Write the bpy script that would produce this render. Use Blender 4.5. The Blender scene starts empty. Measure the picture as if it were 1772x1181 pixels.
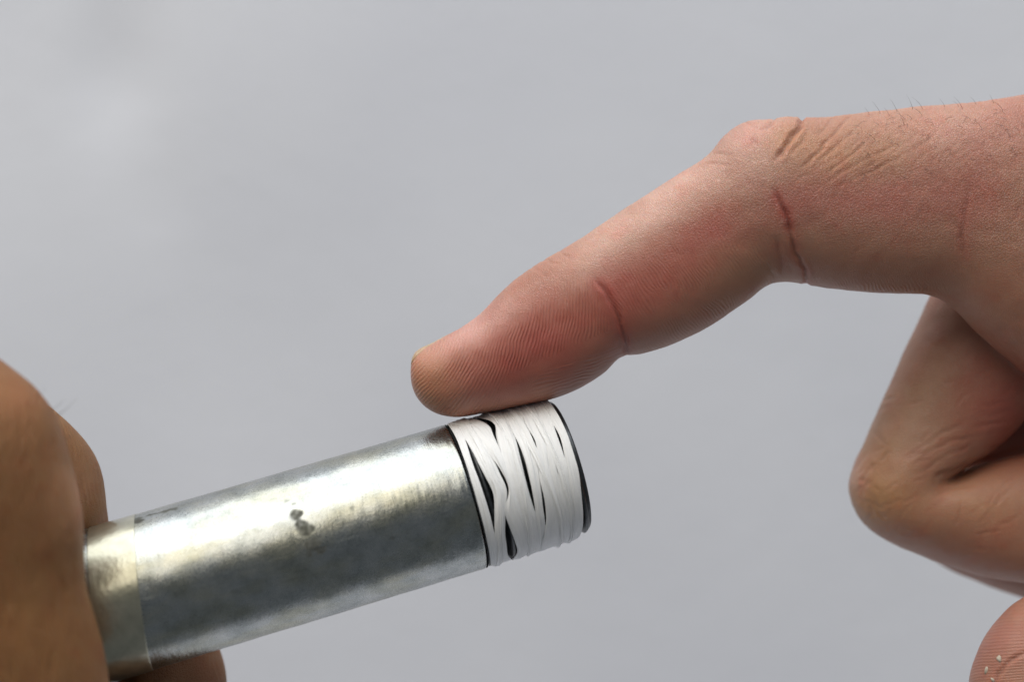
import bpy, math, random
import numpy as np
from mathutils import Vector
from mathutils.bvhtree import BVHTree

random.seed(4); RNG = np.random.default_rng(7)
R_ = math.radians
S = 8.25e-5            # metres for one photo pixel in the plane of focus
D = 3000.0             # camera distance, in the same unit
scn = bpy.context.scene
COL = scn.collection

# ------------------------------------------------------------------ camera
cam_d = bpy.data.cameras.new('camera')
cam = bpy.data.objects.new('camera', cam_d); COL.objects.link(cam)
cam.location = (0, -D*S, 0); cam.rotation_euler = (R_(90), 0, 0)
cam_d.sensor_width = 36.0; cam_d.lens = 36.0*D/1772.0
cam_d.clip_start = 0.01; cam_d.clip_end = 50
cam_d.dof.use_dof = True; cam_d.dof.focus_distance = (D-45)*S; cam_d.dof.aperture_fstop = 9.0
cam_d.dof.aperture_blades = 0
scn.camera = cam

# ------------------------------------------------------------------ world and lamps
w = bpy.data.worlds.new('World'); scn.world = w; w.use_nodes = True
bg = w.node_tree.nodes['Background']
bg.inputs[0].default_value = (0.84, 0.92, 1.0, 1); bg.inputs[1].default_value = 0.11

def area(name, loc, target, sx, sy, power, col, spread=180):
    l = bpy.data.lights.new(name, 'AREA'); l.shape = 'RECTANGLE'; l.size = sx; l.size_y = sy
    l.energy = power; l.color = col; l.spread = R_(spread)
    o = bpy.data.objects.new(name, l); COL.objects.link(o); o.location = loc
    d = Vector(target)-Vector(loc); o.rotation_euler = d.to_track_quat('-Z', 'Y').to_euler()
    return o
area('skylight_panel', (0.05, -0.18, 1.25), (0.05, 0.0, 0), 2.3, 1.5, 24.5, (0.96, 0.98, 1.0))
area('window_panel', (-0.62, -0.95, 0.95), (0, 0, 0), 2.0, 0.90, 10.5, (1.0, 0.92, 0.78))

# ------------------------------------------------------------------ exposure
scn.view_settings.view_transform = 'Standard'; scn.view_settings.look = 'None'
scn.view_settings.gamma = 1.0; scn.view_settings.exposure = 0.42
scn.render.engine = 'CYCLES'
scn.cycles.use_denoising = True
scn.cycles.max_bounces = 8

# ------------------------------------------------------------------ helpers
def P(px, py, y=0.0):
    k = (D+y)/D
    return np.array([(px-886.0)*k, y, (590.5-py)*k])*S

def unproject(co):                      # world points -> photo pixel
    y = co[:, 1]/S; k = D/(D+y)
    return 886+co[:, 0]/S*k, 590.5-co[:, 2]/S*k

def smooth(a, b, x):
    t = np.clip((x-a)/(b-a), 0, 1); return t*t*(3-2*t)

def _hash(i, j, k, seed):
    n = (i*374761393 + j*668265263 + k*2147483647 + seed*1274126177) & 0xffffffff
    n = ((n ^ (n >> 13))*1274126177) & 0xffffffff
    n = ((n ^ (n >> 16))*2246822519) & 0xffffffff
    return ((n ^ (n >> 15)) & 0xffffff)/float(0xffffff)
def noise(p, scale, seed=0):            # value noise, -1..1; p in metres, scale in metres
    q = p/scale; i0 = np.floor(q).astype(np.int64); f = q-i0; f = f*f*(3-2*f)
    out = 0
    for dx in (0, 1):
        for dy in (0, 1):
            for dz in (0, 1):
                h = _hash(i0[:, 0]+dx, i0[:, 1]+dy, i0[:, 2]+dz, seed)
                wgt = (f[:, 0] if dx else 1-f[:, 0])*(f[:, 1] if dy else 1-f[:, 1])*(f[:, 2] if dz else 1-f[:, 2])
                out = out+h*wgt
    return out*2-1

def catmull(A, m):                      # resample the rows of A to m rows through a Catmull-Rom curve
    A = np.asarray(A, float); n = len(A)
    B = np.vstack([2*A[0]-A[1], A, 2*A[-1]-A[-2]])
    seg = np.linalg.norm(np.diff(A[:, :2], axis=0), axis=1)+np.linalg.norm(np.diff(A[:, 2:4], axis=0), axis=1)+4
    cum = np.concatenate([[0], np.cumsum(seg)]); t = np.linspace(0, cum[-1], m)
    idx = np.clip(np.searchsorted(cum, t, side='right')-1, 0, n-2)
    u = ((t-cum[idx])/seg[idx])[:, None]
    p0, p1, p2, p3 = B[idx], B[idx+1], B[idx+2], B[idx+3]
    return 0.5*((2*p1)+(-p0+p2)*u+(2*p0-5*p1+4*p2-p3)*u**2+(-p0+3*p1-3*p2+p3)*u**3)

class Loft:
    """stations: (tx,ty, bx,by, depth of centre, half depth); superellipse cross-section"""
    def __init__(s, st, m=90, k=72, n=2.2):
        s.st = catmull(st, m); s.k = k; s.n = n; s.m = m
        s.top = np.array([P(r[0], r[1], r[4]) for r in s.st]); s.bot = np.array([P(r[2], r[3], r[4]) for r in s.st])
    def at(s, i, th, off=0.0):
        i0 = int(np.clip(math.floor(i), 0, s.m-2)); f = i-i0
        top = s.top[i0]*(1-f)+s.top[i0+1]*f; bot = s.bot[i0]*(1-f)+s.bot[i0+1]*f
        ry = (s.st[i0][5]*(1-f)+s.st[i0+1][5]*f)*S
        c = (top+bot)/2; e1 = (top-bot)/2; h = np.linalg.norm(e1)
        ct, sn = math.cos(th), math.sin(th); e = 2.0/s.n
        a = math.copysign(abs(ct)**e, ct); b = math.copysign(abs(sn)**e, sn)
        return c+e1*(1+off/h)*a+np.array([0, 1, 0])*(ry+off)*b
    def mesh(s):
        V = []; F = []
        for i in range(s.m):
            for j in range(s.k): V.append(s.at(i, 2*math.pi*j/s.k))
        k = s.k
        for i in range(s.m-1):
            for j in range(k):
                a = i*k+j; b = i*k+(j+1) % k
                F.append((a, b, b+k, a+k))
        V.append((s.top[0]+s.bot[0])/2); V.append((s.top[-1]+s.bot[-1])/2)
        c0, c1 = len(V)-2, len(V)-1
        for j in range(k):
            F.append((c0, (j+1) % k, j)); F.append((c1, (s.m-1)*k+j, (s.m-1)*k+(j+1) % k))
        return V, F

def tube(pts, m=70, k=48, cap=True):
    """pts: (px,py,y,radius) -> closed round tube with rounded ends"""
    A = np.array([np.append(P(p[0], p[1], p[2]), p[3]*S) for p in pts])
    A2 = catmull(A/S, m)*S
    c, r = A2[:, :3], A2[:, 3]
    if cap:
        t0 = c[0]-c[1]; t0 /= np.linalg.norm(t0); t1 = c[-1]-c[-2]; t1 /= np.linalg.norm(t1)
        cs = [(c[0]+t0*r[0]*math.sin(a), r[0]*math.cos(a)) for a in (1.4, 1.1, .8, .5, .25)]
        ce = [(c[-1]+t1*r[-1]*math.sin(a), r[-1]*math.cos(a)) for a in (.25, .5, .8, 1.1, 1.4)]
        c = np.vstack([[q[0] for q in cs], c, [q[0] for q in ce]]); r = np.concatenate([[q[1] for q in cs], r, [q[1] for q in ce]])
    m = len(c); V = []; F = []
    tan = np.gradient(c, axis=0); tan /= np.linalg.norm(tan, axis=1)[:, None]
    nrm = np.cross(tan[0], [0.3, 0.9, 0.2]); nrm /= np.linalg.norm(nrm)
    for i in range(m):
        nrm = nrm-tan[i]*(nrm@tan[i]); nrm /= np.linalg.norm(nrm); b = np.cross(tan[i], nrm)
        for j in range(k):
            a = 2*math.pi*j/k; V.append(c[i]+r[i]*(nrm*math.cos(a)+b*math.sin(a)))
    for i in range(m-1):
        for j in range(k):
            a = i*k+j; b2 = i*k+(j+1) % k; F.append((a, b2, b2+k, a+k))
    V.append(c[0]); V.append(c[-1])
    for j in range(k):
        F.append((len(V)-2, (j+1) % k, j)); F.append((len(V)-1, (m-1)*k+j, (m-1)*k+(j+1) % k))
    return V, F

def mesh_obj(name, V, F, mat=None, parent=None, shade=True):
    me = bpy.data.meshes.new(name); me.from_pydata([tuple(v) for v in V], [], F); me.update()
    if shade: me.polygons.foreach_set('use_smooth', [True]*len(me.polygons))
    o = bpy.data.objects.new(name, me); COL.objects.link(o)
    if mat: me.materials.append(mat)
    if parent: o.parent = parent
    return o

def tag(o, label, cat, group=None, kind=None):
    o['label'] = label; o['category'] = cat
    if group: o['group'] = group
    if kind: o['kind'] = kind
    return o

def fuse(name, pieces, voxel, iters):
    V = []; F = []
    for v, f in pieces:
        n = len(V); V += list(v); F += [tuple(i+n for i in q) for q in f]
    tmp = mesh_obj('tmp', V, F)
    import bmesh
    bm = bmesh.new(); bm.from_mesh(tmp.data); bmesh.ops.recalc_face_normals(bm, faces=bm.faces); bm.to_mesh(tmp.data); bm.free()
    m = tmp.modifiers.new('r', 'REMESH'); m.mode = 'VOXEL'; m.voxel_size = voxel; m.adaptivity = 0
    s = tmp.modifiers.new('s', 'SMOOTH'); s.factor = 0.5; s.iterations = iters
    dg = bpy.context.evaluated_depsgraph_get()
    me = bpy.data.meshes.new_from_object(tmp.evaluated_get(dg)); me.name = name
    bpy.data.objects.remove(tmp)
    o = bpy.data.objects.new(name, me); COL.objects.link(o)
    me.polygons.foreach_set('use_smooth', [True]*len(me.polygons))
    return o

def get_co(me):
    co = np.empty(len(me.vertices)*3); me.vertices.foreach_get('co', co); return co.reshape(-1, 3)
def get_no(me):
    no = np.empty(len(me.vertices)*3); me.vertices.foreach_get('normal', no); return no.reshape(-1, 3)
def set_co(me, co):
    me.vertices.foreach_set('co', co.ravel()); me.update()
def set_attr(me, name, arr, kind='FLOAT'):
    a = me.attributes.new(name, kind, 'POINT')
    if kind == 'FLOAT': a.data.foreach_set('value', np.ascontiguousarray(arr, dtype=np.float32))
    else: a.data.foreach_set('color', np.ascontiguousarray(np.c_[arr, np.ones(len(arr))], dtype=np.float32).ravel())

def seg_dist(px, py, line):             # distance to a polyline and fraction along it
    d = np.full(len(px), 1e9); fr = np.zeros(len(px)); L = np.asarray(line, float)
    n = len(L)-1
    for i in range(n):
        a, b = L[i], L[i+1]; ab = b-a; t = np.clip(((px-a[0])*ab[0]+(py-a[1])*ab[1])/(ab@ab), 0, 1)
        q = np.hypot(px-a[0]-t*ab[0], py-a[1]-t*ab[1]); m = q < d
        d[m] = q[m]; fr[m] = (i+t[m])/n
    return d, fr

def dense(line, m=14):
    A = np.asarray(line, float)
    if len(A) < 3: return A
    return catmull(np.c_[A, A], m)[:, :2]

# ------------------------------------------------------------------ materials
class NT:
    def __init__(s, name):
        s.mat = bpy.data.materials.new(name); s.mat.use_nodes = True; s.t = s.mat.node_tree; s.n = s.t.nodes
        s.b = s.n['Principled BSDF']
    def node(s, typ, **kw):
        nd = s.n.new(typ)
        for k, v in kw.items():
            if k.startswith('i_'):
                key = k[2:]; key = int(key) if key.isdigit() else key.replace('_', ' ')
                nd.inputs[key].default_value = v
            else: setattr(nd, k, v)
        return nd
    def link(s, a, b): s.t.links.new(a, b)
    def math(s, op, a, b=None, c=None):
        nd = s.n.new('ShaderNodeMath'); nd.operation = op
        for i, v in enumerate((a, b, c)):
            if v is None: continue
            if isinstance(v, (int, float)): nd.inputs[i].default_value = v
            else: s.link(v, nd.inputs[i])
        return nd.outputs[0]
    def bump(s, h, dist, strength=1.0, normal=None):
        nd = s.n.new('ShaderNodeBump'); nd.inputs['Strength'].default_value = strength; nd.inputs['Distance'].default_value = dist
        s.link(h, nd.inputs['Height'])
        if normal: s.link(normal, nd.inputs['Normal'])
        return nd.outputs[0]
    def ramp(s, fac, stops):
        nd = s.n.new('ShaderNodeValToRGB'); e = nd.color_ramp.elements
        while len(e) < len(stops): e.new(0.5)
        for el, (p, c) in zip(e, stops): el.position = p; el.color = c if len(c) == 4 else (*c, 1)
        s.link(fac, nd.inputs[0]); return nd.outputs[0]

def skin_material(name, rough, sss, spec=0.55):
    k = NT(name); b = k.b
    co = k.node('ShaderNodeTexCoord').outputs['Object']
    col = k.node('ShaderNodeAttribute', attribute_name='skin_colour')
    ph = k.node('ShaderNodeAttribute', attribute_name='ridge_phase'); am = k.node('ShaderNodeAttribute', attribute_name='ridge_depth')
    mic = k.node('ShaderNodeAttribute', attribute_name='micro_depth')
    nz = k.node('ShaderNodeTexNoise', i_Scale=1800.0, i_Detail=3.0); k.link(co, nz.inputs['Vector'])
    n2 = k.node('ShaderNodeTexNoise', i_Scale=5200.0, i_Detail=2.0); k.link(co, n2.inputs['Vector'])
    vo = k.node('ShaderNodeTexVoronoi', feature='DISTANCE_TO_EDGE', i_Scale=3300.0)
    mp = k.node('ShaderNodeVectorMath', operation='ADD'); k.link(co, mp.inputs[0])
    ns = k.node('ShaderNodeVectorMath', operation='SCALE'); ns.inputs['Scale'].default_value = 0.0003
    k.link(nz.outputs['Color'], ns.inputs[0]); k.link(ns.outputs[0], mp.inputs[1]); k.link(mp.outputs[0], vo.inputs['Vector'])
    ridge = k.math('SINE', ph.outputs['Fac'])
    # colour: fine mottling, ridge valleys slightly redder and darker
    mot = k.math('MULTIPLY_ADD', nz.outputs['Fac'], 0.16, 0.92)
    rid = k.math('MULTIPLY', k.math('MULTIPLY', ridge, am.outputs['Fac']), 0.07)
    v = k.math('ADD', mot, rid)
    mx = k.node('ShaderNodeVectorMath', operation='SCALE'); k.link(col.outputs['Color'], mx.inputs[0]); k.link(v, mx.inputs['Scale'])
    k.link(mx.outputs[0], b.inputs['Base Color'])
    # relief
    cells = k.math('MULTIPLY', k.math('MINIMUM', vo.outputs['Distance'], 0.22), mic.outputs['Fac'])
    h1 = k.bump(cells, 0.00030, 1.0)
    h2 = k.bump(k.math('MULTIPLY', ridge, am.outputs['Fac']), 0.000034, 1.0, h1)
    h3 = k.bump(n2.outputs['Fac'], 0.000022, 1.0, h2)
    k.link(h3, b.inputs['Normal'])
    b.inputs['Roughness'].default_value = rough
    k.link(k.math('MULTIPLY_ADD', nz.outputs['Fac'], 0.25, rough-0.12), b.inputs['Roughness'])
    b.inputs['Specular IOR Level'].default_value = spec
    b.inputs['Subsurface Weight'].default_value = sss
    b.inputs['Subsurface Radius'].default_value = (1.0, 0.36, 0.18); b.inputs['Subsurface Scale'].default_value = 0.0011
    return k.mat

def nail_material(name, c):
    k = NT(name); co = k.node('ShaderNodeTexCoord').outputs['Object']
    nz = k.node('ShaderNodeTexNoise', i_Scale=900.0, i_Detail=3.0); k.link(co, nz.inputs['Vector'])
    k.link(k.ramp(nz.outputs['Fac'], [(0.3, tuple(x*.75 for x in c)), (0.7, c)]), k.b.inputs['Base Color'])
    k.b.inputs['Roughness'].default_value = 0.35; k.b.inputs['Subsurface Weight'].default_value = 0.4
    k.b.inputs['Subsurface Scale'].default_value = 0.0003
    k.link(k.bump(nz.outputs['Fac'], 0.00005, 0.6), k.b.inputs['Normal'])
    return k.mat

def plain(name, c, rough=0.5, metal=0.0):
    k = NT(name); k.b.inputs['Roughness'].default_value = rough; k.b.inputs['Metallic'].default_value = metal
    co = k.node('ShaderNodeTexCoord').outputs['Object']
    nz = k.node('ShaderNodeTexNoise', i_Scale=1500.0, i_Detail=3.0); k.link(co, nz.inputs['Vector'])
    k.link(k.ramp(nz.outputs['Fac'], [(0.3, tuple(x*.7 for x in c)), (0.7, tuple(min(1, x*1.15) for x in c))]), k.b.inputs['Base Color'])
    return k.mat

# ------------------------------------------------------------------ background sheet (pale plaster wall)
def wall_mat():
    k = NT('pale_plaster'); co = k.node('ShaderNodeTexCoord').outputs['Object']
    n1 = k.node('ShaderNodeTexNoise', i_Scale=5.0, i_Detail=3.0); k.link(co, n1.inputs['Vector'])
    k.link(k.ramp(n1.outputs['Fac'], [(0.30, (0.54, 0.55, 0.595)), (0.70, (0.595, 0.603, 0.64))]), k.b.inputs['Base Color'])
    n2 = k.node('ShaderNodeTexNoise', i_Scale=160.0, i_Detail=4.0); k.link(co, n2.inputs['Vector'])
    k.link(k.bump(n2.outputs['Fac'], 0.003, 0.3), k.b.inputs['Normal'])
    k.b.inputs['Roughness'].default_value = 0.85; k.b.inputs['Specular IOR Level'].default_value = 0.2
    return k.mat

def build_wall():
    prof = []                                     # (y, z): unseen pale sheet added for bounce from below, curving up into the wall
    Y, Z, q = 0.52, -0.62, 0.22
    for t in np.linspace(0, 1, 10): prof.append((0.02+t*(Y-q-0.02), Z))
    for a in np.linspace(0, math.pi/2, 20)[1:]: prof.append((Y-q+q*math.sin(a), Z+q-q*math.cos(a)))
    for t in np.linspace(0, 1, 100)[1:]: prof.append((Y, Z+q+t*1.35))
    xs = np.linspace(-1.1, 1.1, 180); V = []; F = []
    for i, (y, z) in enumerate(prof):
        for x in xs: V.append((x, y, z))
    n = len(xs)
    for i in range(len(prof)-1):
        for j in range(n-1): F.append((i*n+j, i*n+j+1, (i+1)*n+j+1, (i+1)*n+j))
    V = np.array(V)
    def dent(cx, cz, sx, sz, ang, depth):         # soft dents and ridges in the plaster
        a = R_(ang); dx, dz = V[:, 0]-cx, V[:, 2]-cz
        u = dx*math.cos(a)+dz*math.sin(a); v = -dx*math.sin(a)+dz*math.cos(a)
        return depth*np.exp(-(u/sx)**2-(v/sz)**2)
    k = (D+0.52/S)/D*S
    X = lambda px: (px-886)*k
    Zc = lambda py: (590.5-py)*k
    d = dent(X(208), Zc(150), 0.016, 0.024, 0, 0.0042)+dent(X(205), Zc(60), 0.010, 0.030, -10, 0.004)+dent(X(258), Zc(335), 0.012, 0.022, 0, 0.0020)
    d += 0.0018*noise(V, 0.13, 3)
    V[:, 1] += np.where(V[:, 2] > -0.25, d, 0)
    o = mesh_obj('wall', V, F, wall_mat()); o['kind'] = 'structure'
    return o
build_wall()

# ------------------------------------------------------------------ pipe
TAU, ALP = R_(9), R_(15.9)
AX = np.array([math.cos(TAU)*math.cos(ALP), math.sin(TAU), math.cos(TAU)*math.sin(ALP)])
UP = np.array([-math.sin(ALP), 0, math.cos(ALP)])
NR = np.cross(UP, AX); NR = NR if NR[1] < 0 else -NR
PO = P(807, 859, 0)
def cyl(u, ph, r):                      # u along the pipe from the thread shoulder, ph in degrees (90 top, 0 near), radius
    ph = np.radians(ph); u = np.asarray(u, float); r = np.asarray(r, float)
    return PO+S*(np.multiply.outer(u, AX)+np.multiply.outer(r*np.sin(ph), UP)+np.multiply.outer(r*np.cos(ph), NR))
RP = 129.0

def revolve(name, prof, k, mat, parent, phs=None):
    V = []; F = []
    ph = np.linspace(0, 360, k, endpoint=False)
    for u, r in prof: V.append(cyl(np.full(k, u), ph, np.full(k, r)))
    for i in range(len(prof)-1):
        for j in range(k): F.append((i*k+j, i*k+(j+1) % k, (i+1)*k+(j+1) % k, (i+1)*k+j))
    return mesh_obj(name, np.vstack(V), F, mat, parent)

def zinc_mat():
    k = NT('galvanised_steel'); b = k.b
    uv = k.node('ShaderNodeAttribute', attribute_name='pipe_uv').outputs['Vector']    # (along, around) in units of 10 mm
    st = k.node('ShaderNodeAttribute', attribute_name='stain').outputs['Fac']
    def nz(sc, det, sx, sy, rough=0.55):
        m = k.node('ShaderNodeMapping'); m.inputs['Scale'].default_value = (sx, sy, 1); k.link(uv, m.inputs['Vector'])
        n = k.node('ShaderNodeTexNoise', i_Scale=sc, i_Detail=det, i_Roughness=rough); k.link(m.outputs[0], n.inputs['Vector']); return n.outputs['Fac']
    blotch = nz(3.0, 4, 1, 1); streak = nz(2.8, 4, 3.2, 0.55); fine = nz(26, 4, 1, 1, .65); grit = nz(60, 3, 1, 1, .7)
    c = k.ramp(k.math('ADD', k.math('MULTIPLY', blotch, .65), k.math('MULTIPLY', fine, .35)), [(0.34, (0.27, 0.29, 0.285)), (0.5, (0.385, 0.405, 0.40)), (0.64, (0.46, 0.47, 0.46))])
    yel = nz(1.5, 4, 0.6, 1.3); yf = k.math('MULTIPLY', k.math('SUBTRACT', yel, 0.43), 4.0); yf = k.math('MINIMUM', k.math('MAXIMUM', yf, 0.0), 0.85)  # yellowish patches that also put a warm cream reflection into the zinc colour
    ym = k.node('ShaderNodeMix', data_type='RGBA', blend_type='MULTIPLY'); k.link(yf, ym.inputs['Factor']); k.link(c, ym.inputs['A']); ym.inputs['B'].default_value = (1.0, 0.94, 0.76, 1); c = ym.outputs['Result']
    mix = k.node('ShaderNodeMix', data_type='RGBA'); k.link(st, mix.inputs['Factor']); k.link(c, mix.inputs['A']); mix.inputs['B'].default_value = (0.10, 0.10, 0.085, 1)
    pit = k.ramp(grit, [(0.30, (0.30, 0.30, 0.27)), (0.42, (1, 1, 1))])
    mul = k.node('ShaderNodeMix', data_type='RGBA', blend_type='MULTIPLY'); mul.inputs['Factor'].default_value = 0.8
    k.link(mix.outputs['Result'], mul.inputs['A']); k.link(pit, mul.inputs['B']); k.link(mul.outputs['Result'], b.inputs['Base Color'])
    b.inputs['Metallic'].default_value = 1.0
    rr = k.math('ADD', k.math('MULTIPLY_ADD', fine, 0.22, 0.17), k.math('MULTIPLY', st, 0.35)); k.link(rr, b.inputs['Roughness'])
    h = k.bump(k.math('ADD', streak, k.math('MULTIPLY', blotch, 0.35)), 0.00010, 1.0)
    h = k.bump(fine, 0.000025, 1.0, h); h = k.bump(st, 0.000008, 1.0, h)
    k.link(h, b.inputs['Normal'])
    return k.mat

pipe = bpy.data.objects.new('steel_pipe', None); COL.objects.link(pipe); pipe.empty_display_size = 0.01
tag(pipe, 'galvanised steel pipe with a threaded end, spotted with dark stains', 'pipe')

def build_pipe_body():
    us = np.concatenate([np.linspace(-1700, -700, 60, endpoint=False), np.arange(-700, -8, 3.0), [-8, -5, -3, -1.5, -0.5]])
    rs = np.where(us > -6, RP-(us+6)*0.25*np.clip(us+6, 0, 9), RP)
    k = 300; ph = np.linspace(0, 360, k, endpoint=False)
    U, PH = np.meshgrid(us, ph, indexing='ij'); RR = np.repeat(rs[:, None], k, 1)
    flat = np.c_[U.ravel(), PH.ravel()*math.pi/180*RP, np.zeros(U.size)]
    u, p = U.ravel(), PH.ravel(); p = np.where(p > 180, p-360, p); arc = p*math.pi/180*RP
    dent = 0.5*noise(flat, 55, 5)+0.25*noise(flat, 22, 6)
    r = RR.ravel()+np.where(u < -15, dent, 0)
    wob = noise(flat, 9, 1)*5+noise(flat, 4, 2)*2.5
    st = np.zeros(len(u))
    spots = [(-297, 41, 9, 4, .55), (-290, 36.5, 5, 3, .5), (-292, 27, 12, 10, 1), (-288, 20, 8, 9, 1), (-281, 13, 12, 10, 1), (-285, 17, 10, 6, .9), (-276, 1, 15, 15, .85), (-262, 5, 6, 6, .35),
             (-200, 20, 4, 4, .5), (-150, -10, 4, 3, .4), (-330, -18, 14, 2.5, .35), (-120, 15, 5, 5, .3), (-420, -14, 6, 3, .35), (-90, -22, 5, 4, .3)]
    for su, sp, ra, rb, s in spots:
        q = np.hypot((u-su)/ra, (arc-R_(sp)*RP)/rb)+wob*0.085
        st = np.maximum(st, s*(1-smooth(0.75, 1.2, q)))
    st *= np.clip(0.9+0.35*noise(flat, 6, 9), .3, 1)
    for (u0, p0, u1, p1, wd, s) in [(-615, 70, -535, 67, 7, 1), (-560, 73, -485, 72, 5, .9), (-640, 70, -600, 68, 8, .8), (-500, 71.5, -480, 71, 6, .9)]:
        t = np.clip((u-u0)/(u1-u0), 0, 1); pc = p0+(p1-p0)*t
        q = np.hypot(u-(u0+(u1-u0)*t), (arc-np.radians(pc)*RP))/wd+wob*0.12
        st = np.maximum(st, s*(1-smooth(0.6, 1.2, q)))
    V = cyl(u, p, r); F = []; n = len(us)
    I = np.arange(n-1)[:, None]*k+np.arange(k)[None, :]; J = np.arange(n-1)[:, None]*k+(np.arange(k)[None, :]+1) % k
    F = np.stack([I, J, J+k, I+k], -1).reshape(-1, 4).tolist()
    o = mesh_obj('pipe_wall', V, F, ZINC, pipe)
    set_attr(o.data, 'stain', st)
    a = o.data.attributes.new('pipe_uv', 'FLOAT_VECTOR', 'POINT')
    a.data.foreach_set('vector', np.c_[u, np.where(arc < -RP*2.5, arc+RP*2*math.pi, arc), np.zeros(len(u))].astype(np.float32).ravel()*S*100)
    return o
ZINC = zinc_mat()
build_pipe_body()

DARK = plain('dark_thread_steel', (0.075, 0.08, 0.085), 0.38, 0.9)
BORE = plain('dull_bore_steel', (0.12, 0.12, 0.12), 0.6, 0.8)
def build_thread():
    k = 160; L = 188.0; pitch = 22.0; us = np.arange(-1.0, L, 1.1); ph = np.linspace(0, 360, k, endpoint=False)
    U, PH = np.meshgrid(us, ph, indexing='ij'); f = np.mod(U/pitch+PH/360.0, 1.0); tri = np.abs(f-0.5)*2
    base = 126.2-U*(1/32.0)
    Rr = base-10.5*(1-np.clip(tri*1.15, 0, 1))
    Rr = np.where(U > L-8, np.minimum(Rr, base-(U-(L-8))*0.55), Rr)
    V = cyl(U.ravel(), PH.ravel(), Rr.ravel()); n = len(us)
    I = np.arange(n-1)[:, None]*k+np.arange(k)[None, :]; J = np.arange(n-1)[:, None]*k+(np.arange(k)[None, :]+1) % k
    mesh_obj('thread', V, np.stack([I, J, J+k, I+k], -1).reshape(-1, 4).tolist(), DARK, pipe)
    rb = 126.2-L/32
    revolve('end_rim', [(L-10, rb-6), (L-1.2, rb-5), (L+1.0, rb-7), (L+2.0, rb-10), (L+2.0, rb-24), (L+1.0, rb-27), (L-4, rb-28)], 160, DARK, pipe)
    revolve('shoulder_face', [(-0.6, RP-7), (-0.5, RP-0.9), (-1.2, RP-0.2)], 160, DARK, pipe)
    revolve('bore', [(L-3, rb-28), (-1700, rb-28), (-1700, RP-.5)], 96, BORE, pipe)
build_thread()

# strip of clear adhesive tape stuck round the pipe next to the gripping hand
def clear_tape_mat():
    k = NT('yellowed_film_over_zinc'); b = k.b
    co = k.node('ShaderNodeTexCoord').outputs['Object']
    nz = k.node('ShaderNodeTexNoise', i_Scale=420.0, i_Detail=4.0); k.link(co, nz.inputs['Vector'])
    n2 = k.node('ShaderNodeTexNoise', i_Scale=1300.0, i_Detail=3.0); k.link(co, n2.inputs['Vector'])
    k.link(k.ramp(nz.outputs['Fac'], [(0.3, (0.36, 0.35, 0.265)), (0.7, (0.50, 0.48, 0.37))]), b.inputs['Base Color'])
    b.inputs['Metallic'].default_value = 0.9; b.inputs['Roughness'].default_value = 0.30
    b.inputs['Coat Weight'].default_value = 0.6; b.inputs['Coat Roughness'].default_value = 0.12
    k.link(k.bump(nz.outputs['Fac'], 0.00006, 0.8, k.bump(n2.outputs['Fac'], 0.00004, 1.0)), b.inputs['Normal'])
    return k.mat
def build_band():
    k = 200; ph = np.linspace(0, 360, k, endpoint=False); prof = []
    pr = [(-645, RP-2.0), (-644.9, RP+0.9), (-644, RP+1.2), (-643, RP+1.2), (-600, RP+1.25), (-568, RP+1.2), (-567, RP+1.2), (-566, RP+.9), (-565.9, RP-2.0)]
    o = revolve('adhesive_tape_band', pr, k, clear_tape_mat(), pipe)
    cb = get_co(o.data); up = ((cb-PO)@UP)/S/RP; set_co(o.data, cb+AX[None, :]*(up*20*S)[:, None])
    o['label'] = 'yellowed clear tape band stuck round the pipe'
build_band()

# ------------------------------------------------------------------ white sealing tape wound on the thread
def ptfe_mat():
    k = NT('white_sealing_tape'); b = k.b
    uv = k.node('ShaderNodeAttribute', attribute_name='strip_uv').outputs['Vector']     # (across, along) in mm
    m = k.node('ShaderNodeMapping'); m.inputs['Scale'].default_value = (1, 0.045, 1); k.link(uv, m.inputs['Vector'])
    fold = k.node('ShaderNodeTexNoise', i_Scale=3.2, i_Detail=4.0, i_Roughness=.6); k.link(m.outputs[0], fold.inputs['Vector'])
    co = k.node('ShaderNodeTexCoord').outputs['Object']
    nz = k.node('ShaderNodeTexNoise', i_Scale=500.0, i_Detail=3.0); k.link(co, nz.inputs['Vector'])
    k.link(k.ramp(fold.outputs['Fac'], [(0.25, (0.86, 0.865, 0.87)), (0.5, (0.93, 0.93, 0.93)), (0.8, (0.95, 0.95, 0.95))]), b.inputs['Base Color'])
    b.inputs['Roughness'].default_value = 0.42; b.inputs['Specular IOR Level'].default_value = 0.35
    b.inputs['Subsurface Weight'].default_value = 0.25; b.inputs['Subsurface Scale'].default_value = 0.0004; b.inputs['Subsurface Radius'].default_value = (1, 1, 1)
    h = k.bump(fold.outputs['Fac'], 0.00020, 1.0); h = k.bump(nz.outputs['Fac'], 0.00006, .7, h); k.link(h, b.inputs['Normal'])
    return k.mat
PT = ptfe_mat()
tape = bpy.data.objects.new('thread_seal_tape', None); COL.objects.link(tape); tape.location = Vector(cyl(90, 90, 130)); tape.empty_display_size = 0.005
tag(tape, 'white plumber\'s thread tape wound in loose overlapping strips round the pipe end', 'sealing tape')
bpy.context.view_layer.update()
KN = np.array([90, 60, 45, 30, 15, 0, -15, -30, -45, -60, -75, -90.])
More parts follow.
